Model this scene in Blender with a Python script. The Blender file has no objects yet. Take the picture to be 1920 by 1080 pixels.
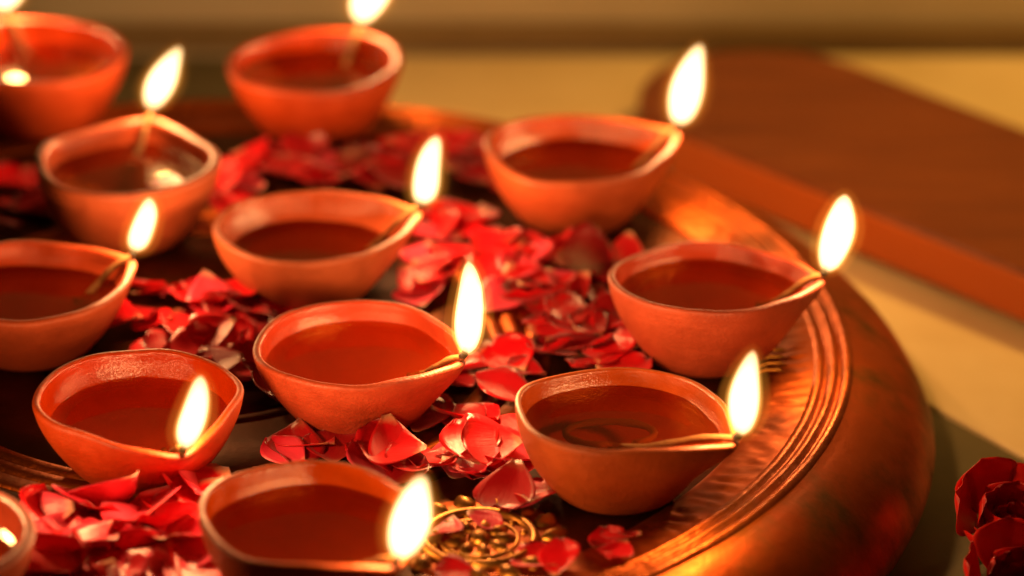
import bpy, bmesh, math, random
from mathutils import Vector, Matrix, noise
R = math.radians
CM = 0.01
scn = bpy.context.scene

# ---------------------------------------------------------------- camera, world, exposure
cam_data = bpy.data.cameras.new('camera')
cam = bpy.data.objects.new('camera', cam_data)
scn.collection.objects.link(cam)
scn.camera = cam
cam.location = (13.0 * CM, -126.33 * CM, 60.80 * CM)
cam.rotation_euler = (R(90 - 25), 0, 0)
cam_data.sensor_width = 36
cam_data.lens = 140.5
cam_data.clip_start = 0.05
cam_data.clip_end = 50
cam_data.dof.use_dof = True
cam_data.dof.focus_distance = 1.315
cam_data.dof.aperture_fstop = 4.6

world = bpy.data.worlds.new('World')
scn.world = world
world.use_nodes = True
bgn = world.node_tree.nodes['Background']
bgn.inputs['Color'].default_value = (1.0, 0.50, 0.20, 1)      # dim warm evening room
bgn.inputs['Strength'].default_value = 0.016

# unseen warm fill spot, added to brighten the floor and wall beyond the platter
spot_data = bpy.data.lights.new('background_fill_spot', 'SPOT')
spot_data.energy = 46; spot_data.color = (1.0, 0.55, 0.13); spot_data.spot_size = R(38); spot_data.spot_blend = 1.0; spot_data.shadow_soft_size = 0.06
spot = bpy.data.objects.new('background_fill_spot', spot_data)
scn.collection.objects.link(spot)
spot.location = (0.92, 0.30, 0.85)
spot.rotation_euler = (Vector((0.40, 0.27, -0.04)) - spot.location).to_track_quat('-Z', 'Y').to_euler()

scn.view_settings.view_transform = 'Standard'
scn.view_settings.look = 'None'
scn.view_settings.exposure = 0.0
scn.view_settings.gamma = 1.0
scn.render.engine = 'CYCLES'
scn.cycles.use_denoising = True
scn.cycles.max_bounces = 5
scn.cycles.diffuse_bounces = 3
scn.cycles.glossy_bounces = 3
scn.cycles.transmission_bounces = 3
scn.cycles.transparent_max_bounces = 8
scn.cycles.sample_clamp_indirect = 4.0
scn.cycles.caustics_refractive = False

FLAME_POWER = 0.25       # watts of each flame's light
FLAME_COLOUR = (1.0, 0.50, 0.18, 1)

# ---------------------------------------------------------------- helpers
def link(o, parent=None):
    scn.collection.objects.link(o)
    if parent is not None:
        o.parent = parent
    return o

def empty(name, loc=(0, 0, 0)):
    o = bpy.data.objects.new(name, None)
    o.empty_display_size = 0.01
    o.location = Vector(loc) * CM
    return link(o)

def tag(o, label=None, cat=None, group=None, kind=None):
    if label: o['label'] = label
    if cat: o['category'] = cat
    if group: o['group'] = group
    if kind: o['kind'] = kind
    return o

def mesh_from(name, verts, faces, mat=None, smooth=True, cm=True):
    me = bpy.data.meshes.new(name)
    me.from_pydata([(Vector(v) * CM if cm else v) for v in verts], [], faces)
    bm = bmesh.new(); bm.from_mesh(me)
    bmesh.ops.recalc_face_normals(bm, faces=bm.faces)
    bm.to_mesh(me); bm.free()
    if smooth:
        me.polygons.foreach_set('use_smooth', [True] * len(me.polygons))
    if mat:
        me.materials.append(mat)
    return me

def obj(name, me, parent=None, loc=(0, 0, 0)):
    o = bpy.data.objects.new(name, me)
    o.location = Vector(loc) * CM
    return link(o, parent)

def grid_faces(nu, nv, closed_u=True):
    """nv rings of nu vertices"""
    f = []
    for j in range(nv - 1):
        for i in range(nu if closed_u else nu - 1):
            a = j * nu + i; b = j * nu + (i + 1) % nu
            f.append((a, b, b + nu, a + nu))
    return f

def lathe(profile, n, zfun=None):
    verts = []
    for (r, z) in profile:
        for i in range(n):
            t = 2 * math.pi * i / n
            zz = z + (zfun(r, t) if zfun else 0)
            verts.append((r * math.cos(t), r * math.sin(t), zz))
    return verts, grid_faces(n, len(profile))

def tube(points, radii, n=10, cap=True):
    verts, faces = [], []
    m = len(points)
    for k, p in enumerate(points):
        p = Vector(p)
        d = (Vector(points[min(k + 1, m - 1)]) - Vector(points[max(k - 1, 0)])).normalized()
        a = d.cross(Vector((0.13, 0.21, 1)))
        if a.length < 1e-4: a = d.cross(Vector((1, 0, 0)))
        a.normalize(); b = d.cross(a)
        for i in range(n):
            t = 2 * math.pi * i / n
            verts.append(p + (a * math.cos(t) + b * math.sin(t)) * radii[k])
    faces = grid_faces(n, m)
    if cap:
        faces.append(tuple(range(n))[::-1]); faces.append(tuple(range((m - 1) * n, m * n)))
    return verts, faces

def smooth(a, b, x):
    t = min(1, max(0, (x - a) / (b - a)))
    return t * t * (3 - 2 * t)

# ---------------------------------------------------------------- materials
def new_mat(name):
    m = bpy.data.materials.new(name)
    m.use_nodes = True
    nt = m.node_tree
    return m, nt, nt.nodes['Principled BSDF'], nt.nodes['Material Output']

def N(nt, typ, **kw):
    n = nt.nodes.new(typ)
    for k, v in kw.items():
        if k in n.inputs.keys(): n.inputs[k].default_value = v
        else: setattr(n, k, v)
    return n

def ramp(nt, fac, stops):
    r = nt.nodes.new('ShaderNodeValToRGB')
    while len(r.color_ramp.elements) < len(stops): r.color_ramp.elements.new(0.5)
    for e, (p, c) in zip(r.color_ramp.elements, stops):
        e.position = p; e.color = (*c, 1) if len(c) == 3 else c
    nt.links.new(fac, r.inputs['Fac'])
    return r.outputs['Color']

def noise_tex(nt, coord, scale, detail=4, rough=0.55):
    n = N(nt, 'ShaderNodeTexNoise')
    n.inputs['Scale'].default_value = scale
    n.inputs['Detail'].default_value = detail
    n.inputs['Roughness'].default_value = rough
    nt.links.new(coord, n.inputs['Vector'])
    return n.outputs['Fac']

def coords(nt, out='Object'):
    return nt.nodes.new('ShaderNodeTexCoord').outputs[out]

def bump(nt, bsdf, height, strength, dist):
    b = nt.nodes.new('ShaderNodeBump')
    b.inputs['Strength'].default_value = strength
    b.inputs['Distance'].default_value = dist
    nt.links.new(height, b.inputs['Height'])
    nt.links.new(b.outputs['Normal'], bsdf.inputs['Normal'])
    return b

def clay(name, c1, c2, rough, bump_s, wheel=True, grain=900):
    m, nt, b, out = new_mat(name)
    co = coords(nt)
    info = nt.nodes.new('ShaderNodeObjectInfo')
    add = N(nt, 'ShaderNodeVectorMath', operation='ADD')
    nt.links.new(co, add.inputs[0]); nt.links.new(info.outputs['Location'], add.inputs[1])
    v = add.outputs[0]
    n1 = noise_tex(nt, v, 75, 8, 0.72)
    hs = N(nt, 'ShaderNodeHueSaturation')
    nt.links.new(ramp(nt, n1, [(0.3, c1), (0.7, c2)]), hs.inputs['Color'])
    for sock, lo_, hi_ in (('Hue', 0.494, 0.508), ('Saturation', 0.965, 1.03), ('Value', 0.84, 1.12)):
        mr = N(nt, 'ShaderNodeMapRange'); mr.inputs['To Min'].default_value = lo_; mr.inputs['To Max'].default_value = hi_
        if sock == 'Hue': src = info.outputs['Random']
        else:
            ml = N(nt, 'ShaderNodeMath', operation='MULTIPLY'); ml.inputs[1].default_value = 7.31 if sock == 'Value' else 13.7
            fr_ = N(nt, 'ShaderNodeMath', operation='FRACT')
            nt.links.new(info.outputs['Random'], ml.inputs[0]); nt.links.new(ml.outputs[0], fr_.inputs[0]); src = fr_.outputs[0]
        nt.links.new(src, mr.inputs['Value']); nt.links.new(mr.outputs[0], hs.inputs[sock])
    at = N(nt, 'ShaderNodeAttribute', attribute_name='soot')
    sx = N(nt, 'ShaderNodeMix', data_type='RGBA'); sx.inputs[7].default_value = (0.035, 0.016, 0.009, 1)
    nt.links.new(at.outputs['Fac'], sx.inputs[0]); nt.links.new(hs.outputs[0], sx.inputs[6])
    nt.links.new(sx.outputs[2], b.inputs['Base Color'])
    n2 = noise_tex(nt, v, grain, 3, 0.6)
    if wheel:
        mp = N(nt, 'ShaderNodeMapping'); mp.inputs['Scale'].default_value = (6, 6, 420)
        nt.links.new(co, mp.inputs['Vector'])
        n3 = noise_tex(nt, mp.outputs[0], 1.0, 2, 0.5)
        mx = N(nt, 'ShaderNodeMath', operation='MULTIPLY_ADD')
        nt.links.new(n3, mx.inputs[0]); mx.inputs[1].default_value = 0.7
        nt.links.new(n2, mx.inputs[2])
        h = mx.outputs[0]
    else:
        h = n2
    bump(nt, b, h, bump_s, 0.0008)
    n4 = noise_tex(nt, v, 150, 3)
    rr = N(nt, 'ShaderNodeMapRange'); rr.inputs['To Min'].default_value = rough - 0.1; rr.inputs['To Max'].default_value = rough + 0.1
    nt.links.new(n4, rr.inputs['Value']); nt.links.new(rr.outputs[0], b.inputs['Roughness'])
    b.inputs['Specular IOR Level'].default_value = 0.55
    return m

M_CLAY = clay('terracotta', (0.36, 0.050, 0.008), (0.56, 0.092, 0.020), 0.52, 0.45)
M_CLAY_WET = clay('oiled_terracotta', (0.32, 0.036, 0.007), (0.44, 0.056, 0.012), 0.17, 0.32, grain=1300)

def oil_material(name, tint, haze_col, haze_amt):
    m, nt, b, out = new_mat(name)
    nt.nodes.remove(b)
    tr = N(nt, 'ShaderNodeBsdfTransparent'); tr.inputs['Color'].default_value = (*tint, 1)
    gl = N(nt, 'ShaderNodeBsdfGlossy'); gl.inputs['Roughness'].default_value = 0.07
    gl.inputs['Color'].default_value = (0.95, 0.75, 0.55, 1)
    fr = N(nt, 'ShaderNodeFresnel'); gm = N(nt, 'ShaderNodeNewGeometry')
    io = N(nt, 'ShaderNodeMapRange'); io.inputs['To Min'].default_value = 1.42; io.inputs['To Max'].default_value = 1 / 1.42   # light leaving the oil loses no more than light entering it
    nt.links.new(gm.outputs['Backfacing'], io.inputs['Value']); nt.links.new(io.outputs[0], fr.inputs['IOR'])
    bp = N(nt, 'ShaderNodeBump'); bp.inputs['Strength'].default_value = 0.04; bp.inputs['Distance'].default_value = 0.001
    nt.links.new(noise_tex(nt, coords(nt), 70, 1), bp.inputs['Height'])
    nt.links.new(bp.outputs[0], gl.inputs['Normal'])
    df = N(nt, 'ShaderNodeBsdfDiffuse'); df.inputs['Color'].default_value = (*haze_col, 1)
    body = nt.nodes.new('ShaderNodeMixShader'); body.inputs[0].default_value = haze_amt
    nt.links.new(tr.outputs[0], body.inputs[1]); nt.links.new(df.outputs[0], body.inputs[2])
    mx = nt.nodes.new('ShaderNodeMixShader')
    nt.links.new(fr.outputs[0], mx.inputs[0]); nt.links.new(body.outputs[0], mx.inputs[1]); nt.links.new(gl.outputs[0], mx.inputs[2])
    nt.links.new(mx.outputs[0], out.inputs['Surface'])
    return m
M_OIL = oil_material('dark_lamp_oil', (0.58, 0.22, 0.07), (0.08, 0.010, 0.001), 0.25)
M_OIL_MID = oil_material('brown_lamp_oil', (0.72, 0.36, 0.13), (0.10, 0.016, 0.002), 0.18)
M_OIL_CLEAR = oil_material('amber_lamp_oil', (0.84, 0.50, 0.22), (0.20, 0.026, 0.003), 0.15)

def mantle_material(name, col, strength):
    m, nt, b, out = new_mat(name)
    nt.nodes.remove(b)
    e = N(nt, 'ShaderNodeEmission'); e.inputs['Color'].default_value = col; e.inputs['Strength'].default_value = strength
    nt.links.new(e.outputs[0], out.inputs['Volume'])
    m.cycles.homogeneous_volume = True
    return m
M_FLAME = mantle_material('flame_core', (1.0, 0.74, 0.38, 1), 420.0)
M_MANTLE = mantle_material('flame_mantle', (1.0, 0.44, 0.07, 1), 110.0)

M_LENS_GLOW = mantle_material('lens_glow_volume', (1.0, 0.30, 0.03, 1), 16.0)  # faint orange volume added round each flame to imitate lens glow

def simple(name, col, rough=0.6, metal=0.0, spec=0.5):
    m, nt, b, out = new_mat(name)
    b.inputs['Base Color'].default_value = (*col, 1); b.inputs['Roughness'].default_value = rough
    b.inputs['Metallic'].default_value = metal; b.inputs['Specular IOR Level'].default_value = spec
    return m, nt, b
M_WICK, nt, b = simple('oiled_cotton', (0.20, 0.080, 0.022), 0.75, 0.0, 0.2)
bump(nt, b, noise_tex(nt, coords(nt), 1500, 2), 0.5, 0.0005)
M_CHAR, nt, b = simple('charred_cotton', (0.012, 0.009, 0.007), 0.9)

def copper(name, base, dark, rough, patina=True, hammer=0.12):
    m, nt, b, out = new_mat(name)
    co = coords(nt)
    n1 = noise_tex(nt, co, 30, 5, 0.6)
    n2 = noise_tex(nt, co, 75, 4, 0.6)
    col = ramp(nt, n1, [(0.34, dark), (0.54, base), (0.70, tuple(min(1, c * 1.12) for c in base))])
    nt.links.new(col, b.inputs['Base Color'])
    b.inputs['Metallic'].default_value = 1.0
    rr = N(nt, 'ShaderNodeMapRange'); rr.inputs['From Min'].default_value = 0.3; rr.inputs['From Max'].default_value = 0.7
    rr.inputs['To Min'].default_value = rough + 0.12; rr.inputs['To Max'].default_value = rough - 0.08
    nt.links.new(n1, rr.inputs['Value']); nt.links.new(rr.outputs[0], b.inputs['Roughness'])
    n3 = noise_tex(nt, co, 420, 3, 0.7)
    ma = N(nt, 'ShaderNodeMath', operation='MULTIPLY_ADD'); ma.inputs[1].default_value = 0.18
    nt.links.new(n3, ma.inputs[0]); nt.links.new(n2, ma.inputs[2])
    bump(nt, b, ma.outputs[0], hammer * 1.5, 0.002)
    return m
M_COPPER = copper('aged_copper', (0.50, 0.090, 0.012), (0.15, 0.058, 0.010), 0.44)
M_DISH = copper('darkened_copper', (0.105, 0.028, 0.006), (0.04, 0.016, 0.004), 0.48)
M_COPPER_BRIGHT = copper('rubbed_copper', (0.40, 0.080, 0.011), (0.17, 0.036, 0.006), 0.50, hammer=0.08)
M_RIM = copper('worn_rim_copper', (0.36, 0.075, 0.011), (0.13, 0.035, 0.006), 0.46, hammer=0.4)
M_BRASS = copper('gilt_brass', (0.50, 0.22, 0.042), (0.15, 0.055, 0.012), 0.38, hammer=0.1)

def petal_material(name, red, deep, claw):
    m, nt, b, out = new_mat(name)
    uv = nt.nodes.new('ShaderNodeUVMap')
    sep = nt.nodes.new('ShaderNodeSeparateXYZ'); nt.links.new(uv.outputs[0], sep.inputs[0])
    n1 = noise_tex(nt, coords(nt), 260, 4)
    ad = N(nt, 'ShaderNodeMath', operation='MULTIPLY_ADD'); ad.inputs[1].default_value = 0.22
    nt.links.new(n1, ad.inputs[0]); nt.links.new(sep.outputs['Y'], ad.inputs[2])
    col = ramp(nt, ad.outputs[0], [(0.12, claw), (0.27, red), (0.75, red), (1.1, deep)])
    nt.links.new(col, b.inputs['Base Color'])
    b.inputs['Roughness'].default_value = 0.33
    b.inputs['Specular IOR Level'].default_value = 0.75
    b.inputs['Sheen Weight'].default_value = 0.35
    b.inputs['Sheen Roughness'].default_value = 0.35
    b.inputs['Sheen Tint'].default_value = (1, 0.55, 0.6, 1)
    # veins run along the petal
    mp = N(nt, 'ShaderNodeMapping'); mp.inputs['Scale'].default_value = (34, 3, 1); nt.links.new(uv.outputs[0], mp.inputs['Vector'])
    bump(nt, b, noise_tex(nt, mp.outputs[0], 1.0, 3), 0.35, 0.0006)
    tl = N(nt, 'ShaderNodeBsdfTranslucent'); nt.links.new(col, tl.inputs['Color'])
    mx = nt.nodes.new('ShaderNodeMixShader'); mx.inputs[0].default_value = 0.25
    nt.links.new(b.outputs[0], mx.inputs[1]); nt.links.new(tl.outputs[0], mx.inputs[2])
    nt.links.new(mx.outputs[0], out.inputs['Surface'])
    return m
M_PETAL = petal_material('crimson_petal', (0.80, 0.004, 0.012), (0.66, 0.002, 0.008), (0.80, 0.42, 0.24))
M_PETAL_PINK = petal_material('rose_pink_petal', (0.86, 0.06, 0.12), (0.78, 0.012, 0.045), (0.88, 0.55, 0.38))
M_PETAL_DARK = petal_material('dark_crimson_petal', (0.42, 0.003, 0.008), (0.28, 0.001, 0.005), (0.45, 0.12, 0.06))
M_LEAF, nt, b = simple('rose_leaf', (0.035, 0.045, 0.012), 0.45)

def stone(name, c1, c2, rough, scale=18):
    m, nt, b, out = new_mat(name)
    co = coords(nt)
    n1 = noise_tex(nt, co, scale, 6, 0.6)
    nt.links.new(ramp(nt, n1, [(0.3, c1), (0.7, c2)]), b.inputs['Base Color'])
    b.inputs['Roughness'].default_value = rough
    bump(nt, b, noise_tex(nt, co, 400, 3), 0.08, 0.001)
    return m
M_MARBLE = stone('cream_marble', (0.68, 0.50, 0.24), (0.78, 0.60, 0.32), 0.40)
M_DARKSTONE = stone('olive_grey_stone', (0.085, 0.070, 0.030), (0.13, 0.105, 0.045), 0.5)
M_GROUT = stone('floor_bed', (0.10, 0.08, 0.05), (0.14, 0.11, 0.07), 0.8)
M_WALL = stone('tan_plaster', (0.50, 0.43, 0.28), (0.58, 0.50, 0.34), 0.8, 9)
M_SKIRT = stone('brown_skirting', (0.20, 0.13, 0.05), (0.25, 0.17, 0.07), 0.6)

def wood():
    m, nt, b, out = new_mat('red_brown_wood')
    co = coords(nt)
    mp = N(nt, 'ShaderNodeMapping'); mp.inputs['Rotation'].default_value = (0, 0, R(44)); mp.inputs['Scale'].default_value = (12, 130, 90)
    nt.links.new(co, mp.inputs['Vector'])
    n1 = noise_tex(nt, mp.outputs[0], 1.0, 5, 0.6)
    nt.links.new(ramp(nt, n1, [(0.3, (0.13, 0.024, 0.003)), (0.7, (0.25, 0.055, 0.006))]), b.inputs['Base Color'])
    b.inputs['Roughness'].default_value = 0.45
    bump(nt, b, n1, 0.15, 0.001)
    return m
M_WOOD = wood()

# ---------------------------------------------------------------- the setting: floor, tiles, wall
FLOOR_Z = -4.3
def prism(name, poly, z0, z1, mat, parent=None, bevel=0.0, seg=2):
    bm = bmesh.new()
    vs = [bm.verts.new(Vector((x, y, z0)) * CM) for x, y in poly]
    f = bm.faces.new(vs)
    r = bmesh.ops.extrude_face_region(bm, geom=[f])
    for e in r['geom']:
        if isinstance(e, bmesh.types.BMVert): e.co.z = z1 * CM
    bmesh.ops.recalc_face_normals(bm, faces=bm.faces)
    if bevel:
        bmesh.ops.bevel(bm, geom=list(bm.edges), offset=bevel * CM, segments=seg, affect='EDGES', profile=0.6)
    me = bpy.data.meshes.new(name); bm.to_mesh(me); bm.free()
    me.materials.append(mat)
    o = bpy.data.objects.new(name, me)
    return link(o, parent)

floor = prism('floor', [(-150, -160), (150, -160), (150, 38), (-150, 38)], FLOOR_Z - 2.0, FLOOR_Z - 0.4, M_GROUT)
tag(floor, kind='structure')
# joint between the dark stone and the cream marble runs from (28.1, 3.2) to (31.1, -1.0)
ux, uy = 0.583, -0.813
def on_joint(t, off=0.0):
    return (28.08 + ux * t - uy * off, 3.21 + uy * t + ux * off)
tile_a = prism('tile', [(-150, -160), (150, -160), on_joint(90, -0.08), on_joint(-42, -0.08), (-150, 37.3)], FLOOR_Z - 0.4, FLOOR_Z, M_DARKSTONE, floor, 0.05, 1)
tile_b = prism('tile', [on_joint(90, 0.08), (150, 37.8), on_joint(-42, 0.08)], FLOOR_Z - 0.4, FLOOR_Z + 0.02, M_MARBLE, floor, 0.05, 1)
tile_a['label'] = 'dull olive grey stone tile under the platter'
tile_b['label'] = 'cream marble tile beside the wooden board'
wall = prism('wall', [(-150, 38.3), (150, 38.3), (150, 41), (-150, 41)], FLOOR_Z - 2, 90, M_WALL)
tag(wall, kind='structure')
prism('skirting', [(-150, 37.85), (150, 37.85), (150, 38.3), (-150, 38.3)], FLOOR_Z + 0.03, FLOOR_Z + 1.3, M_SKIRT, wall, 0.08, 1)

# ---------------------------------------------------------------- wooden board behind the platter
board = empty('wooden_board', (26, 22, FLOOR_Z))
tag(board, 'thick reddish brown wooden board lying on the floor behind the copper platter', 'board')
def local(poly, c): return [(x - c[0], y - c[1]) for x, y in poly]
bp = local([(19.2, 23.9), (52.5, -12.4), (60.4, -5.2), (27.3, 31.0), (26.2, 31.9), (24.9, 32.4), (23.2, 32.6), (21.6, 32.3), (20.1, 31.5), (19.0, 30.2), (18.4, 28.6), (18.2, 27.0), (18.3, 25.3)], (26, 22))
prism('top', bp, 0.4, 2.3, M_WOOD, board, 0.35, 3)
M_LIT_EDGE, nt_, b_ = simple('flame_lit_edge_wood', (0.44, 0.085, 0.006), 0.5)  # flame light on the board's front face, painted as a brighter orange strip
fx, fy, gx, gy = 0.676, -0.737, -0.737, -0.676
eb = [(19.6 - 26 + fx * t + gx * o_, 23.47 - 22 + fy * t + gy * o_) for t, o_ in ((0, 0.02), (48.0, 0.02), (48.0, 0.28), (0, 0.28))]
prism('lit_front_edge', eb, 0.46, 2.16, M_LIT_EDGE, board, 0.08, 2)
for c in ((21.8, 26.2), (44, 2.0)):
    q = [(c[0] - 26 + a, c[1] - 22 + b) for a, b in ((-1.2, -0.3), (0.9, -2.3), (4.5, 1.2), (2.4, 3.2))]
    prism('foot', q, 0.03, 0.4, M_WOOD, board, 0.08, 1)

# ---------------------------------------------------------------- copper platter
PX, PY = 2.46, -0.95
platter = empty('copper_platter', (PX, PY, FLOOR_Z))
tag(platter, 'large round engraved copper platter with grooved rim holding all the clay lamps', 'platter')
BZ = -FLOOR_Z                                   # plate floor is at z = 0 in the world
NSEG = 540
def arc(p0, p1, bulge, n):
    (x0, y0), (x1, y1) = p0, p1
    mx, my = (x0 + x1) / 2 + bulge * (y1 - y0), (y0 + y1) / 2 - bulge * (x1 - x0)
    return [((1 - t) ** 2 * x0 + 2 * t * (1 - t) * mx + t * t * x1, (1 - t) ** 2 * y0 + 2 * t * (1 - t) * my + t * t * y1)
            for t in [k / n for k in range(n + 1)]]
def groove(r, w=0.14, d=0.13): return [(r - w, 0), (r - w * .55, -d * .8), (r, -d), (r + w * .55, -d * .8), (r + w, 0)]
dish_prof = [(0.01, 0)] + groove(5.2) + groove(5.8) + [(8, 0)] + [(9.75, 0.0), (9.8, -0.06), (11.95, -0.06), (12.0, 0.0)] + groove(12.6, .1, .08) + [(15, 0), (17, 0), (18.6, 0.0), (19.0, 0.0), (19.25, -0.03), (19.4, -0.02)]
def dents(r, t):
    return 0.05 * noise.noise(Vector((r * math.cos(t) * 0.35, r * math.sin(t) * 0.35, 3.1)))
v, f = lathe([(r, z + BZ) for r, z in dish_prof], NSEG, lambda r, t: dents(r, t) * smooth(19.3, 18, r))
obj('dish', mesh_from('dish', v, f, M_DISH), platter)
ring_prof = [(9.82, -0.04), (9.86, 0.05), (10.0, 0.07)] + [(r, z + 0.07) for r, z in groove(10.4, .13, .12) + groove(11.1, .13, .12)] + [(11.75, 0.07), (11.88, 0.05), (11.93, -0.04)]
v, f = lathe([(r, z + BZ) for r, z in ring_prof], NSEG, dents)
obj('inner_band', mesh_from('inner_band', v, f, M_RIM), platter)
# fluted band: slopes up to the rim and carries shallow radial flutes
NF = 1440
band_prof = [(19.4, -0.02), (19.5, 0.06), (19.65, 0.10)] + [(19.65 + 1.35 * k / 8, 0.10 + 0.06 * (k / 8)) for k in range(1, 9)]
def flute(r, t):
    w = smooth(19.65, 19.95, r) * smooth(21.0, 20.7, r)
    a = 0.6 + 0.6 * noise.noise(Vector((math.cos(t) * 9, math.sin(t) * 9, 0)))
    return 0.05 * w * (a * 0.55 * math.sin(t * 170 + 2.5 * math.sin(r * 2.0) + 5 * noise.noise(Vector((t * 9, r, 2)))) + 1.1 * noise.noise(Vector((t * 60, r * 1.2, 7))))
v, f = lathe([(r, z + BZ) for r, z in band_prof], NF, flute)
obj('fluted_band', mesh_from('fluted_band', v, f, M_COPPER_BRIGHT), platter)
rim_prof = [(21.0, 0.16), (21.08, 0.24), (21.2, 0.25), (21.3, 0.22), (21.37, 0.08), (21.46, 0.08), (21.52, 0.22), (21.65, 0.30), (21.78, 0.28),
            (21.85, 0.10), (21.95, 0.10), (22.0, 0.24), (22.12, 0.33), (22.26, 0.30), (22.36, 0.16)]
v, f = lathe([(r, z + BZ) for r, z in rim_prof], NSEG, lambda r, t: 0.03 * noise.noise(Vector((r * math.cos(t) * .5, r * math.sin(t) * .5, 9))))
obj('rim_ring', mesh_from('rim_ring', v, f, M_RIM), platter)
flank_prof = [(22.33, 0.14)] + arc((22.36, 0.12), (25.3, -2.75), -0.24, 14)[0:] + arc((25.3, -2.75), (24.0, -4.22), -0.30, 8)[1:]
flank_prof += [(20, -4.22), (20, -3.6), (21.5, -0.5), (22.33, -0.1)]
v, f = lathe([(r, z + BZ + 0.02) for r, z in flank_prof], NSEG, lambda r, t: 0.07 * noise.noise(Vector((r * math.cos(t) * .3, r * math.sin(t) * .3, 5))) * smooth(22.4, 23.9, r))
obj('outer_wall', mesh_from('outer_wall', v, f, M_COPPER), platter)

# gilt medallion embossed on the dish, between the front lamps
def medallion(cx, cy, parent):
    m_prof = [(1.58, 0.02), (1.62, 0.16), (1.76, 0.24), (1.90, 0.17), (1.95, 0.02)]
    v, f = lathe([(r, z) for r, z in m_prof], 72)
    me = mesh_from('medallion_ring', v, f, M_BRASS)
    ring = obj('medallion', me, parent, (cx, cy, BZ))
    v, f = lathe([(1.15, 0.02), (1.18, 0.10), (1.25, 0.12), (1.31, 0.02)], 60)
    v2, f2 = lathe([(0.01, 0.05), (0.9, 0.05), (1.5, 0.04), (1.7, 0.03), (2.3, 0.03), (2.75, 0.02), (2.8, -0.05)], 72)
    obj('backing', mesh_from('backing', v2, f2, M_COPPER_BRIGHT), ring)
    obj('inner_ring', mesh_from('inner_ring', v, f, M_BRASS), ring)
    # leaf-shaped bosses round the ring and a rosette inside
    def leaf(l, w, h, nu=9, nv=7):
        vs = []
        for j in range(nv):
            s = -1 + 2 * j / (nv - 1)
            for i in range(nu):
                u = i / (nu - 1)
                ww = w * math.sin(math.pi * min(1, u * 0.94 + 0.03)) ** 0.8
                z = h * (1 - s * s) * math.sin(math.pi * min(1, u * .9 + .06)) ** 0.6 * (0.75 + 0.25 * abs(math.cos(s * 4.5)))
                vs.append((u * l, s * ww, z + 0.01))
        return vs, grid_faces(nu, nv, False)
    v, f = leaf(0.78, 0.27, 0.22); leaf_in = mesh_from('rosette_petal', v, f, M_BRASS)
    v, f = leaf(0.95, 0.36, 0.26); leaf_out = mesh_from('scroll_leaf', v, f, M_BRASS)
    for k in range(9):
        a = 2 * math.pi * k / 9
        o = obj('rosette_petal', leaf_in, ring, (0.42 * math.cos(a), 0.42 * math.sin(a), 0.02)); o.rotation_euler.z = a
    for k in range(15):
        a = 2 * math.pi * k / 15
        o = obj('scroll_leaf', leaf_out, ring, (1.98 * math.cos(a), 1.98 * math.sin(a), 0.02)); o.rotation_euler = (0, 0, a + 0.5)
    for k in range(12):
        a = 2 * math.pi * (k + .5) / 12
        v, f = lathe([(0.13, 0.0), (0.11, 0.08), (0.06, 0.12), (0.005, 0.13)], 10)
        if k == 0: bead = mesh_from('bead', v, f, M_BRASS)
        obj('bead', bead, ring, (1.46 * math.cos(a), 1.46 * math.sin(a), 0.02))
    v, f = lathe([(0.40, 0.02), (0.36, 0.16), (0.22, 0.26), (0.005, 0.29)], 24)
    obj('boss', mesh_from('boss', v, f, M_BRASS), ring)
medallion(9.5, -13.9, platter)

# four raised gilt fins near the right-hand rim
fin_v, fin_f = tube([(0, 0, 0), (0.25, 0.06, 0.12), (0.6, 0.08, 0.17), (0.95, 0.04, 0.12), (1.2, -0.05, 0.0)], [0.03, 0.08, 0.10, 0.08, 0.02], 8)
fin = mesh_from('fin', fin_v, fin_f, M_BRASS)
for k in range(4):
    o = obj('fin', fin, platter, (18.95 - 0.08 * k, -1.1 - 0.48 * k, BZ + 0.12)); o.rotation_euler = (0, R(-12), R(6 - 3 * k))

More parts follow.
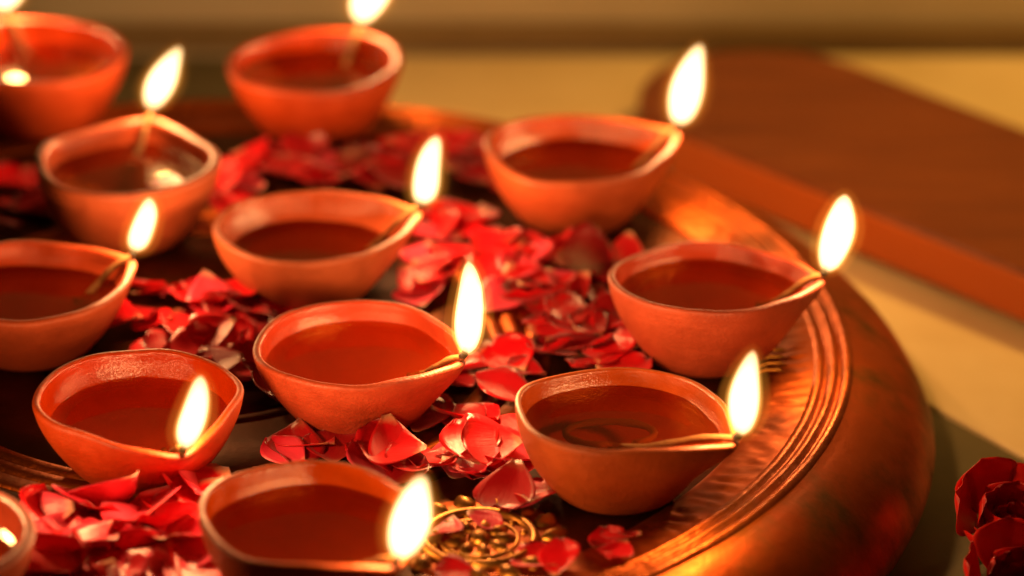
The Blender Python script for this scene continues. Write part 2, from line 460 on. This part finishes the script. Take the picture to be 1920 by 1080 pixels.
# ---------------------------------------------------------------- clay oil lamps
LAMPS = {
    'A': dict(pos=(-5.41, 18.89), base=0.30, h=3.00, spout=117, reach=4.30, dip=0.00, tilt=0, oil=2.05, flame=(0.68, 2.28, 1.28), seed=1, wall=0.36,
              label='clay oil lamp in the top left corner, its flame cut by the picture edge'),
    'B': dict(pos=(-1.14, 8.55), base=0.00, h=3.15, spout=82, reach=4.30, dip=0.00, tilt=0, oil=2.30, flame=(1.05, 2.60, 1.07), seed=2, wall=0.42,
              label='clay oil lamp with a red petal floating in its oil'),
    'C': dict(pos=(5.30, 18.38), base=0.20, h=2.90, spout=62, reach=3.80, dip=0.00, tilt=0, oil=1.95, flame=(0.88, 2.84, 1.36), seed=3, wall=0.40,
              label='blurred clay oil lamp at the back rim, farthest from the heap of pink petals'),
    'D': dict(pos=(15.34, 10.36), base=0.00, h=2.85, spout=23, reach=4.30, dip=0.05, tilt=0, oil=1.75, flame=(0.64, 3.36, 1.17), seed=4, wall=0.36,
              label='clay oil lamp nearest the wooden board, spout pointing at the board'),
    'E': dict(pos=(5.71, 3.84), base=0.00, h=2.60, spout=19, reach=4.30, dip=0.05, tilt=1, oil=1.35, flame=(0.42, 2.75, 0.99), seed=5, wall=0.30,
              label='clay oil lamp in the middle of the platter with dark oil and slim flame'),
    'F': dict(pos=(-3.77, -0.92), base=0.00, h=2.65, spout=26, reach=4.04, dip=0.05, tilt=0, oil=1.65, flame=(0.50, 2.14, 0.90), seed=6, wall=0.34,
              label='clay oil lamp half out of the picture with a small low flame at its lip'),
    'G': dict(pos=(19.76, -1.42), base=0.00, h=3.00, spout=1, reach=4.08, dip=0.08, tilt=4, oil=2.02, flame=(0.55, 3.04, 1.11), seed=7, wall=0.27,
              label='rightmost clay oil lamp, its pointed lip reaching over the grooved rim'),
    'H': dict(pos=(7.82, -6.09), base=0.00, h=2.75, spout=-17, reach=3.80, dip=0.18, tilt=0, oil=1.88, flame=(0.05, 3.59, 1.00), seed=8, wall=0.27,
              label='clay oil lamp with tall upright flame and a black charred wick tip'),
    'I': dict(pos=(0.85, -9.93), base=0.00, h=2.75, spout=-65, reach=4.14, dip=0.36, tilt=0, oil=1.65, flame=(0.61, 2.71, 0.90), seed=9, wall=0.27,
              label='clay oil lamp whose spout and flame face forward above the heap of pink petals'),
    'J': dict(pos=(16.42, -11.36), base=0.00, h=2.95, spout=-27, reach=4.30, dip=0.36, tilt=3, oil=1.97, flame=(0.20, 3.16, 0.96), seed=10, wall=0.22,
              label='clay oil lamp with a long wick coiled in the oil, beside the fluted rim'),
    'K': dict(pos=(6.76, -18.34), base=0.00, h=2.90, spout=-45, reach=4.09, dip=0.32, tilt=0, oil=2.00, flame=(0.69, 2.93, 1.17), seed=11, wall=0.24,
              label='frontmost clay oil lamp with a broad leaning flame beside the gilt medallion'),
    'L': dict(pos=(-4.86, -19.57), base=0.20, h=2.70, spout=99, reach=3.80, dip=0.10, tilt=0, oil=1.60, flame=(0.33, 2.74, 1.00), seed=12, wall=0.36,
              label='clay oil lamp in the bottom left corner, only the edge of its rim showing'),
}
RB = 3.42          # rim radius

def spout_shape(L, ang):
    """radius factor and weight at the rim for a direction relative to the spout"""
    a = (ang + math.pi) % (2 * math.pi) - math.pi
    tip = (L['reach'] - 0.05) / RB - 1
    # a concave pinch drawn out to a narrow lip
    w = 0.72 * math.exp(-abs(a / 0.46) ** 1.7) + 0.28 * math.exp(-(a / 0.17) ** 2)
    pinch = -0.035 * math.exp(-((abs(a) - 0.85) / 0.28) ** 2)
    return tip * w + pinch, w

def make_lamp(key, L):
    rng = random.Random(L['seed'] * 77)
    root = empty('oil_lamp', (*L['pos'], L['base']))
    tag(root, L['label'], 'oil lamp', 'lit clay oil lamps on the platter')
    sp = R(L['spout']); HB = L['h']; th = L['wall']; n = 112
    ph = [rng.uniform(0, 6.28) for _ in range(6)]
    am = [rng.uniform(0.006, 0.017) for _ in range(6)]
    base_r = 1.95
    def wob(t, z): return sum(am[k] * math.sin((k + 2) * t + ph[k] + 0.5 * z) for k in range(4))
    def outer_r(z):
        u = max(0, z) / HB
        return base_r + (RB - base_r) * (1 - (1 - u) ** 1.75)
    prof = [(0.02, 0.05, 0), (base_r * .55, 0.04, 0), (base_r - 0.12, 0.0, 0), (base_r - 0.02, 0.04, 0)]      # r, z, inner?
    prof += [(outer_r(HB * k / 12), HB * k / 12, 0) for k in range(1, 12)]
    zt = HB - th * 0.45
    for k in range(9):                                             # rounded lip
        a = math.pi * k / 8
        prof.append((RB - th / 2 + th / 2 * math.cos(a), zt + th * 0.45 * math.sin(a), 0 if k < 6 else 1))
    def inner_r(z):
        u = max(0.0, (z - 0.45) / (zt - 0.45))
        return (RB - th) * (max(0.0, 1 - (1 - min(1, u)) ** 2.1)) ** 0.62
    for k in range(13, -1, -1):
        z = 0.45 + (zt - 0.45) * (k / 14) ** 1.5
        prof.append((max(0.02, inner_r(z)), z, 1))
    def deform(r, z, t):
        u = smooth(0.25, 1.0, max(0, z) / HB)
        d, w = spout_shape(L, t - sp)
        rr = r * (1 + u * wob(t, z)) + RB * d * u ** 1.3 * (r / RB) ** 1.0
        x, y = rr * math.cos(t), rr * math.sin(t)
        zz = z - L['dip'] * w * u - math.tan(R(L['tilt'])) * y * u + 0.035 * math.sin(2 * t + ph[4]) * u + 0.018 * math.sin(5 * t + ph[5]) * u + 0.03 * noise.noise(Vector((3 * math.cos(t), 3 * math.sin(t), L['seed']))) * u
        return Vector((x, y, zz))
    # angular samples gathered near the spout
    ts = []
    for i in range(n):
        s = 2 * math.pi * i / n
        ts.append(sp + s - 0.55 * math.sin(s))
    verts = [deform(r, z, t) for (r, z, _) in prof for t in ts]
    faces = grid_faces(n, len(prof))
    me = mesh_from('bowl', verts, faces, M_CLAY)
    me.materials.append(M_CLAY_WET)
    lip0 = deform(RB - th * 0.5, HB, sp)
    soot = me.attributes.new('soot', 'FLOAT', 'POINT')
    for i_, vv in enumerate(verts):
        dd = (vv - lip0).length + 0.25 * noise.noise(vv * 2.2)
        soot.data[i_].value = 0.75 * max(0.0, 1 - dd / 0.62) ** 1.2
    k0 = next(i for i, p in enumerate(prof) if p[2])
    for p in me.polygons:
        if min(p.vertices) // n >= k0: p.material_index = 1
    obj('bowl', me, root)
    # oil surface, meeting the inner wall
    zo = L['oil']
    vs = [Vector((0, 0, zo))]; fs = []
    prof_o = [(0.3, 0), (0.6, 0), (0.8, 0), (0.85, 0.005), (0.89, 0.020), (0.925, 0.05), (0.955, 0.095), (0.98, 0.16), (1.0, 0.24)]
    rings = len(prof_o)
    for (fr_, dz) in prof_o:
        dz *= 0.35 if key in 'AB' else 1.0
        for t in ts:
            rin = inner_r(zo + dz)
            q = deform(rin * fr_ + (0.02 if fr_ == 1.0 else 0), zo + dz, t)
            q.z = zo + dz
            vs.append(q)
    fs += [(0, 1 + i, 1 + (i + 1) % n) for i in range(n)]
    fs += [(1 + (j * n) + i, 1 + (j * n) + (i + 1) % n, 1 + (j + 1) * n + (i + 1) % n, 1 + (j + 1) * n + i) for j in range(rings - 1) for i in range(n)]
    om = mesh_from('oil', vs, fs, M_OIL_CLEAR if key in 'HI' else M_OIL_MID if key in 'AGJK' else M_OIL)
    if om.polygons[0].normal.z < 0: om.flip_normals()
    obj('oil', om, root)
    # wick from the oil up the spout to the lip
    lip = deform(RB - th * 0.4, HB, sp)
    d = Vector((math.cos(sp), math.sin(sp), 0))
    top = Vector((lip.x, lip.y, lip.z + 0.10))
    start = d * 1.7 + Vector((-d.y, d.x, 0)) * rng.uniform(-0.5, 0.5); start.z = zo - 0.25
    zin = zo + 0.04
    pts = []
    if key == 'J':
        for k in range(22):                       # loose coil lying in the oil
            a = R(-60) + k * R(15.5)
            pts.append(Vector((1.45 * math.cos(a) - 0.25, 0.85 * math.sin(a) + 0.35, zo - 0.14)))
        start = pts[-1]
    m = 12
    for k in range(m + 1):
        u = k / m
        xy = start.lerp(Vector((top.x, top.y, 0)), u)
        wob2 = Vector((-d.y, d.x, 0)) * 0.10 * math.sin(u * 7 + ph[0]) * (1 - u)
        # hug the inner wall on the way up
        zz = start.z + (top.z - start.z) * smooth(0.0, 1.0, u) ** 1.1
        pts.append(Vector((xy.x, xy.y, zz)) + wob2)
    pts.append(top + d * 0.06 + Vector((0, 0, 0.06)))
    rad = [(0.12 if key == 'J' else 0.12) + 0.015 * math.sin(k * 1.9 + ph[1]) for k in range(len(pts))]
    v, f = tube(pts, rad, 10)
    wick = obj('wick', mesh_from('wick', v, f, M_WICK), root)
    e0 = pts[-1]
    lean, hgt, wid = L['flame']
    tipp = [e0 - Vector((0, 0, 0.03)) - d * 0.05, e0 + d * 0.05 + Vector((0, 0, 0.10)), e0 + d * 0.07 + Vector((0, 0, 0.22)), e0 + d * 0.06 + Vector((0, 0, 0.36))]
    v, f = tube(tipp, [0.135, 0.13, 0.10, 0.05], 10)
    obj('charred_tip', mesh_from('charred_tip', v, f, M_CHAR), wick)
    # flame
    fb = e0 + d * 0.13 + Vector((0.04, 0, 0.04)); hgt *= 0.93
    fp = rng.uniform(0.68, 0.86); fe = rng.uniform(0.46, 0.58)
    def flame_mesh(name, grow, mat, z0):
        nu, nv = 18, 20
        vs = []
        h = hgt + grow * 1.3
        for j in range(nv):
            u = j / (nv - 1)
            uu = 0.004 + 0.992 * u
            rr = (wid * 0.49 + grow) * math.sin(math.pi * uu ** fp) ** fe * (1 + 0.05 * math.sin(u * 6 + ph[3]))
            cx = lean * (u ** 1.15) + 0.09 * math.sin(u * 4.5 + ph[2]) * u
            for i in range(nu):
                t = 2 * math.pi * i / nu
                vs.append(fb + Vector((cx + rr * math.cos(t), rr * 0.9 * math.sin(t), z0 + h * u)))
        fs = grid_faces(nu, nv)
        fs.append(tuple(range(nu))[::-1]); fs.append(tuple(range((nv - 1) * nu, nv * nu)))
        return mesh_from(name, vs, fs, mat)
    fl = obj('flame', flame_mesh('flame', 0, M_FLAME, 0.12), root)
    obj('mantle', flame_mesh('mantle', 0.11, M_MANTLE, 0.04), fl)
    obj('lens_glow', flame_mesh('lens_glow', 0.38, M_LENS_GLOW, -0.12), fl)
    ld = bpy.data.lights.new('flame_light', 'POINT')
    ld.energy = FLAME_POWER * (hgt / 2.9); ld.color = FLAME_COLOUR[:3]; ld.shadow_soft_size = 0.0042
    lo = bpy.data.objects.new('flame_light', ld)
    link(lo, fl)
    lo.location = (fb - d * 0.12 + Vector((lean * 0.4, 0, 0.12 + hgt * 0.36))) * CM
    return root

lamps = {}
for k, L in LAMPS.items():
    lamps[k] = make_lamp(k, L)

# ---------------------------------------------------------------- rose petals
def petal_mesh(seed, mat, L=2.2):
    rng = random.Random(seed)
    nu, nv = 11, 11
    W = L * rng.uniform(0.42, 0.56)
    cup = rng.uniform(0.08, 0.42); curl = rng.uniform(-0.35, 0.5); twist = rng.uniform(-0.35, 0.35)
    ruf = rng.uniform(0.03, 0.09); p = rng.uniform(0, 6.28); notch = rng.uniform(0.0, 0.14)
    vs, uvs = [], []
    for j in range(nv):
        v = j / (nv - 1)
        for i in range(nu):
            s = -1 + 2 * i / (nu - 1)
            w = W * (0.14 + 0.86 * math.sin(math.pi / 2 * min(1, v * 1.35)) ** 1.1) * (1 - 0.62 * max(0, (v - 0.68) / 0.32) ** 2.2)
            x = s * w
            y = L * (v - 0.5) - notch * L * (1 - abs(s)) * max(0, v - 0.75) * 2 - 0.10 * L * s * s * v
            z = cup * (s * s * w * 0.75 + (v - 0.5) ** 2 * 1.7) + curl * max(0, v - 0.6) ** 2 * 3.2 + twist * s * (v - 0.4)
            z += ruf * math.sin(s * 5 + p + v * 3) * v
            vs.append((x, y, z)); uvs.append((i / (nu - 1), v))
    fs = grid_faces(nu, nv, False)
    # thin but solid: a second skin 0.4 mm below
    off = len(vs); t = 0.014
    vs2 = [(x, y, z - t) for x, y, z in vs]
    fs2 = [tuple(i + off for i in reversed(q)) for q in fs]
    edge = [i for i in range(nu)] + [nu * (j + 1) - 1 for j in range(1, nv)] + [nu * (nv - 1) + i for i in range(nu - 2, -1, -1)] + [nu * j for j in range(nv - 2, 0, -1)]
    side = [(edge[k], edge[k] + off, edge[(k + 1) % len(edge)] + off, edge[(k + 1) % len(edge)]) for k in range(len(edge))]
    me = mesh_from('rose_petal', vs + vs2, fs + fs2 + side, mat)
    uvl = me.uv_layers.new(name='UVMap')
    uvs = uvs + uvs
    for lp in me.loops: uvl.data[lp.index].uv = uvs[lp.vertex_index]
    return me
PET_RED = [petal_mesh(100 + k, M_PETAL) for k in range(9)]
PET_PINK = [petal_mesh(200 + k, M_PETAL_PINK) for k in range(6)]
M_PETAL_ROSE = petal_material('scarlet_petal', (0.90, 0.030, 0.015), (0.80, 0.012, 0.008), (0.85, 0.10, 0.05))
PET_ROSE = [petal_mesh(400 + k, M_PETAL_ROSE) for k in range(6)]
PET_DARK = [petal_mesh(300 + k, M_PETAL_DARK) for k in range(5)]

CLUSTERS = {
    'c1': ('of those between the middle lamp and floating petal',
           [(1.98, 12.64), (2.67, 11.38), (2.64, 13.40), (2.45, 10.14), (3.16, 14.95), (3.20, 12.64)], 0.35, 0.1),
    'c2': ('of the blurred row before the back rim',
           [(3.73, 15.73), (4.80, 14.95), (5.68, 13.66), (6.46, 14.43), (7.51, 13.66), (8.09, 14.69), (9.09, 15.47), (4.04, 13.91), (10.74, 15.47), (11.38, 13.40), (11.67, 15.21), (10.96, 14.43)], 0.05, 0.3),
    'c3': ('of those under the middle lamp flame',
           [(9.82, 9.90), (10.72, 9.41), (11.41, 9.90), (10.43, 8.68), (10.18, 6.54), (9.66, 7.96)], 0.05, 0.1),
    'c4': ('of those between middle lamp and tall flame',
           [(9.70, 6.07), (10.01, 5.14), (9.95, 3.08), (9.37, 3.54), (10.32, 3.76)], 0.3, 0.0),
    'c5': ('in the clump right of the tallest flame',
           [(12.71, 6.07), (13.00, 6.77), (12.62, 4.22), (12.81, 2.63), (13.78, 6.54), (14.37, 6.77), (14.74, 5.60), (15.41, 5.14), (14.06, 4.68), (14.53, 3.31), (14.13, 1.74), (14.60, 1.08), (13.48, 5.37), (15.11, 4.22), (13.76, 2.86)], 0.2, 0.1),
    'c6': ('in the strip behind the coiled wick lamp',
           [(12.26, -1.51), (12.72, -2.77), (13.37, -3.19), (13.92, -1.72), (14.66, -1.93), (15.41, -1.08), (15.94, -2.35), (16.51, -1.93), (16.85, -2.98), (16.18, 0.21), (16.77, 1.52), (16.04, 2.41), (17.11, -0.22), (15.34, 0.43), (11.63, -3.19)], 0.05, 0.45),
    'c7': ('of those behind the small low flame',
           [(-6.25, 13.91), (-5.46, 11.38), (-4.75, 10.39), (-5.53, 8.44), (-5.40, 12.64), (-4.56, 12.38)], 0.1, 0.2),
    'c8': ('in the bunch between low and tallest flame',
           [(0.46, 2.63), (1.01, 2.86), (1.43, 1.08), (1.99, -0.22), (2.49, 0.65), (3.03, 1.08), (3.62, 0.65), (4.04, -0.22), (2.98, -1.08), (3.56, -1.51), (2.04, 1.74), (0.65, 0.21), (0.38, -1.08), (4.01, -2.77), (4.24, -3.60), (-0.14, 0.65)], 0.05, 0.2),
    'c9': ('in the big heap below the forward-facing lamp',
           [(-1.99, -13.62), (-1.35, -13.26), (-0.70, -12.90), (0.00, -13.08), (0.73, -13.62), (1.38, -13.26), (2.09, -13.62), (2.53, -12.54), (3.06, -11.62), (3.28, -11.06), (-1.20, -14.70), (-0.49, -15.05), (0.15, -14.70), (1.19, -15.05), (2.04, -15.05), (2.68, -14.70), (-1.73, -16.10), (-1.16, -16.79), (-0.06, -16.10), (0.67, -16.79), (1.51, -16.79), (2.31, -16.45), (3.03, -17.13), (0.42, -17.65), (-0.76, -15.75), (2.07, -17.65), (3.10, -15.75)], 0.8, 0.0),
    'c10': ('of those behind the frontmost lamp',
            [(5.61, -9.09), (6.31, -8.98), (7.37, -8.98), (8.08, -9.36), (9.15, -9.93), (9.67, -9.74), (8.83, -10.69), (10.21, -10.31)], 0.3, 0.1),
    'c11': ('of those between medallion and coiled wick lamp',
            [(11.26, -10.50), (11.78, -10.12), (12.04, -9.55), (12.65, -9.93), (13.00, -10.87), (13.52, -11.80), (13.26, -12.54), (11.44, -11.06)], 0.4, 0.1),
    'c12': ('of those on or around the gilt medallion',
            [(11.81, -14.16), (14.17, -16.62), (14.50, -16.79), (15.70, -15.05), (16.28, -15.40), (16.42, -16.45), (11.51, -17.65)], 0.05, 0.2),
    'c13': ('of those under the tallest flame',
            [(10.94, -6.44), (10.51, -7.23), (10.66, -5.64)], 0.0, 0.7),
}
# looser petals that join the clumps
loose = random.Random(21)
for key in ('c2', 'c5', 'c6', 'c8', 'c10', 'c11'):
    w_, p_, a_, b_ = CLUSTERS[key]
    extra = []
    for (x, y) in p_:
        for _try in range(6):
            q = (x + loose.gauss(0, 1.4), y + loose.gauss(0, 1.7) - (0.4 if key == 'c9' else 0))
            if all(math.hypot(q[0] - L['pos'][0], q[1] - L['pos'][1]) > 2.7 for L in LAMPS.values()) and (key != 'c9' or q[1] < -13.2):
                extra.append((round(q[0], 2), round(q[1], 2))); break
    CLUSTERS[key] = (w_, p_ + extra, a_, b_)
rng = random.Random(5)
for key, (label, pts, ppink, pdark) in CLUSTERS.items():
    placed = []
    for (x, y) in pts:
        u = rng.random()
        pool = PET_PINK if u < ppink else (PET_DARK if u < ppink + pdark else PET_RED)
        near = sum(1 for (a, b) in placed if math.hypot(a - x, b - y) < 1.2)
        placed.append((x, y))
        heap = key in ('c9', 'c5', 'c8')
        z = 0.22 + (0.07 if key == 'c9' else 0.10) * near + (rng.uniform(0.0, 0.2) if heap else 0)
        o = bpy.data.objects.new('rose_petal', rng.choice(pool))
        link(o)
        s = rng.uniform(0.72, 1.15) * {'c9': 1.38, 'c12': 0.75}.get(key, 1.0)
        o.scale = (s, s, s)
        tl = 20 if key == 'c9' else 15 if heap else 12
        if key == 'c9': y -= 0.95
        o.rotation_euler = (R(rng.gauss(0, tl)), R(rng.gauss(0, tl)), rng.uniform(0, 6.28))
        o.location = Vector((x + rng.uniform(-.35, .35), y + rng.uniform(-.35, .35), min(z, 1.5))) * CM
        # lift so the lowest corner rests on the dish
        low = min((o.rotation_euler.to_matrix() @ (vv.co * s)).z for vv in o.data.vertices)
        o.location.z = max(o.location.z, -low + 0.0006)
        if not near: o.location.z = -low + 0.0006
        tag(o, label, 'petal', key)
GROUP_NAMES = {'c1': 'pile behind the middle lamp', 'c2': 'back rim', 'c3': 'under the slim flame', 'c4': 'beside the middle lamp', 'c5': 'clump by the tall flame',
               'c6': 'strip behind the coiled wick lamp', 'c7': 'picture edge', 'c8': 'bunch by the low flame', 'c9': 'big front heap', 'c10': 'behind the frontmost lamp',
               'c11': 'beyond the medallion', 'c12': 'round the medallion', 'c13': 'on the ring groove'}
ORD = ['leftmost', 'second from left', 'third from left', 'fourth from left', 'fifth from left', 'sixth from left', 'seventh from left', 'rightmost']
TONE = {'crimson_petal': 'bright red', 'rose_pink_petal': 'pinkish red', 'dark_crimson_petal': 'dark red'}
for key, (where, *_r) in CLUSTERS.items():
    members = sorted([o for o in scn.objects if o.get('group') == key], key=lambda o: o.location.x)
    tone = {o: TONE[o.data.materials[0].name] for o in members}
    for o in members: o['group'] = 'rose petals, ' + GROUP_NAMES[key]
    if len(members) <= 8:
        for i, o in enumerate(members):
            place = 'rightmost' if i == len(members) - 1 else ORD[i]
            o['label'] = f'{tone[o]} rose petal, {place} {where}'
    else:
        back = max(members, key=lambda o: o.location.y); front = min(members, key=lambda o: o.location.y)
        for i, o in enumerate(members):
            part = ('left', 'middle', 'right')[3 * i // len(members)]
            place = 'leftmost' if o is members[0] else 'rightmost' if o is members[-1] else 'rearmost' if o is back else 'frontmost' if o is front else ''
            o['label'] = f'{tone[o]} rose petal, {place} {where}' if place else f'{tone[o]} rose petal in the {part} part of {where[3:]}'
# one petal floats in the oil of the second lamp
pf = link(bpy.data.objects.new('rose_petal', PET_RED[2]))
pf.location = Vector((0.35, 7.9, LAMPS['B']['oil'] + 0.1)) * CM; pf.rotation_euler = (R(-8), R(6), 1.0); pf.scale = (.75, .75, .75)
tag(pf, 'single red rose petal floating in the oil of a lamp', 'petal')

# ---------------------------------------------------------------- roses on the floor beside the platter
def make_rose(loc, label, seed, size=1.0, tilt=(0, 0)):
    rng = random.Random(seed)
    root = empty('rose', loc)
    tag(root, label, 'flower', 'red roses on the floor beside the platter')
    root.rotation_euler = (R(tilt[0]), R(tilt[1]), rng.uniform(0, 6))
    k = 0
    for ring, (cnt, rad, lean, sc) in enumerate([(3, 0.30, 6, .75), (4, 0.55, 14, .9), (5, 0.85, 27, 1.1), (6, 1.15, 45, 1.25)]):
        for i in range(cnt):
            a = 2 * math.pi * (i + 0.5 * ring) / cnt + rng.uniform(-.15, .15)
            o = link(bpy.data.objects.new('petal', PET_ROSE[(k * 5) % 6]), root)
            k += 1
            s = sc * size * rng.uniform(.92, 1.08)
            o.scale = (s * 1.15, s, s)
            # petal stands up from its base, inner side towards the axis
            mtx = Matrix.Rotation(a, 4, 'Z') @ Matrix.Translation(Vector((rad * size, 0, 0.15)) * CM) @ Matrix.Rotation(R(lean), 4, 'Y') @ Matrix.Rotation(R(-90), 4, 'Y') @ Matrix.Rotation(R(-90), 4, 'Z') @ Matrix.Translation(Vector((0, 1.1 * s, 0)) * CM)
            loc_, rot_, _ = mtx.decompose()
            o.location = loc_; o.rotation_euler = rot_.to_euler()
    v, f = lathe([(0.05, -0.5), (0.30, -0.45), (0.55, -0.1), (0.6, 0.25), (0.35, 0.5), (0.02, 0.5)], 16)
    obj('calyx', mesh_from('calyx', [(x * size, y * size, z * size) for x, y, z in v], f, M_LEAF), root)
    for i in range(5):
        a = 2 * math.pi * i / 5
        vs = []
        for j in range(8):
            u = j / 7
            w = 0.28 * math.sin(math.pi * (u * .92 + .06))
            for s_ in (-1, 0, 1):
                vs.append(((0.45 + 1.5 * u) * size, s_ * w * size, (0.0 + 0.1 * abs(s_) - 0.35 * u * u) * size))
        o = obj('sepal', mesh_from('sepal', vs, grid_faces(3, 8, False), M_LEAF), root); o.rotation_euler.z = a
    return root
make_rose((29.3, -8.6, FLOOR_Z + 0.85), 'red rose lying on the floor at the right edge of the picture', 3, 0.80, (22, -30))
make_rose((29.0, -13.2, FLOOR_Z + 0.85), 'red rose cut off by the bottom right corner of the picture', 8, 0.80, (25, -20))
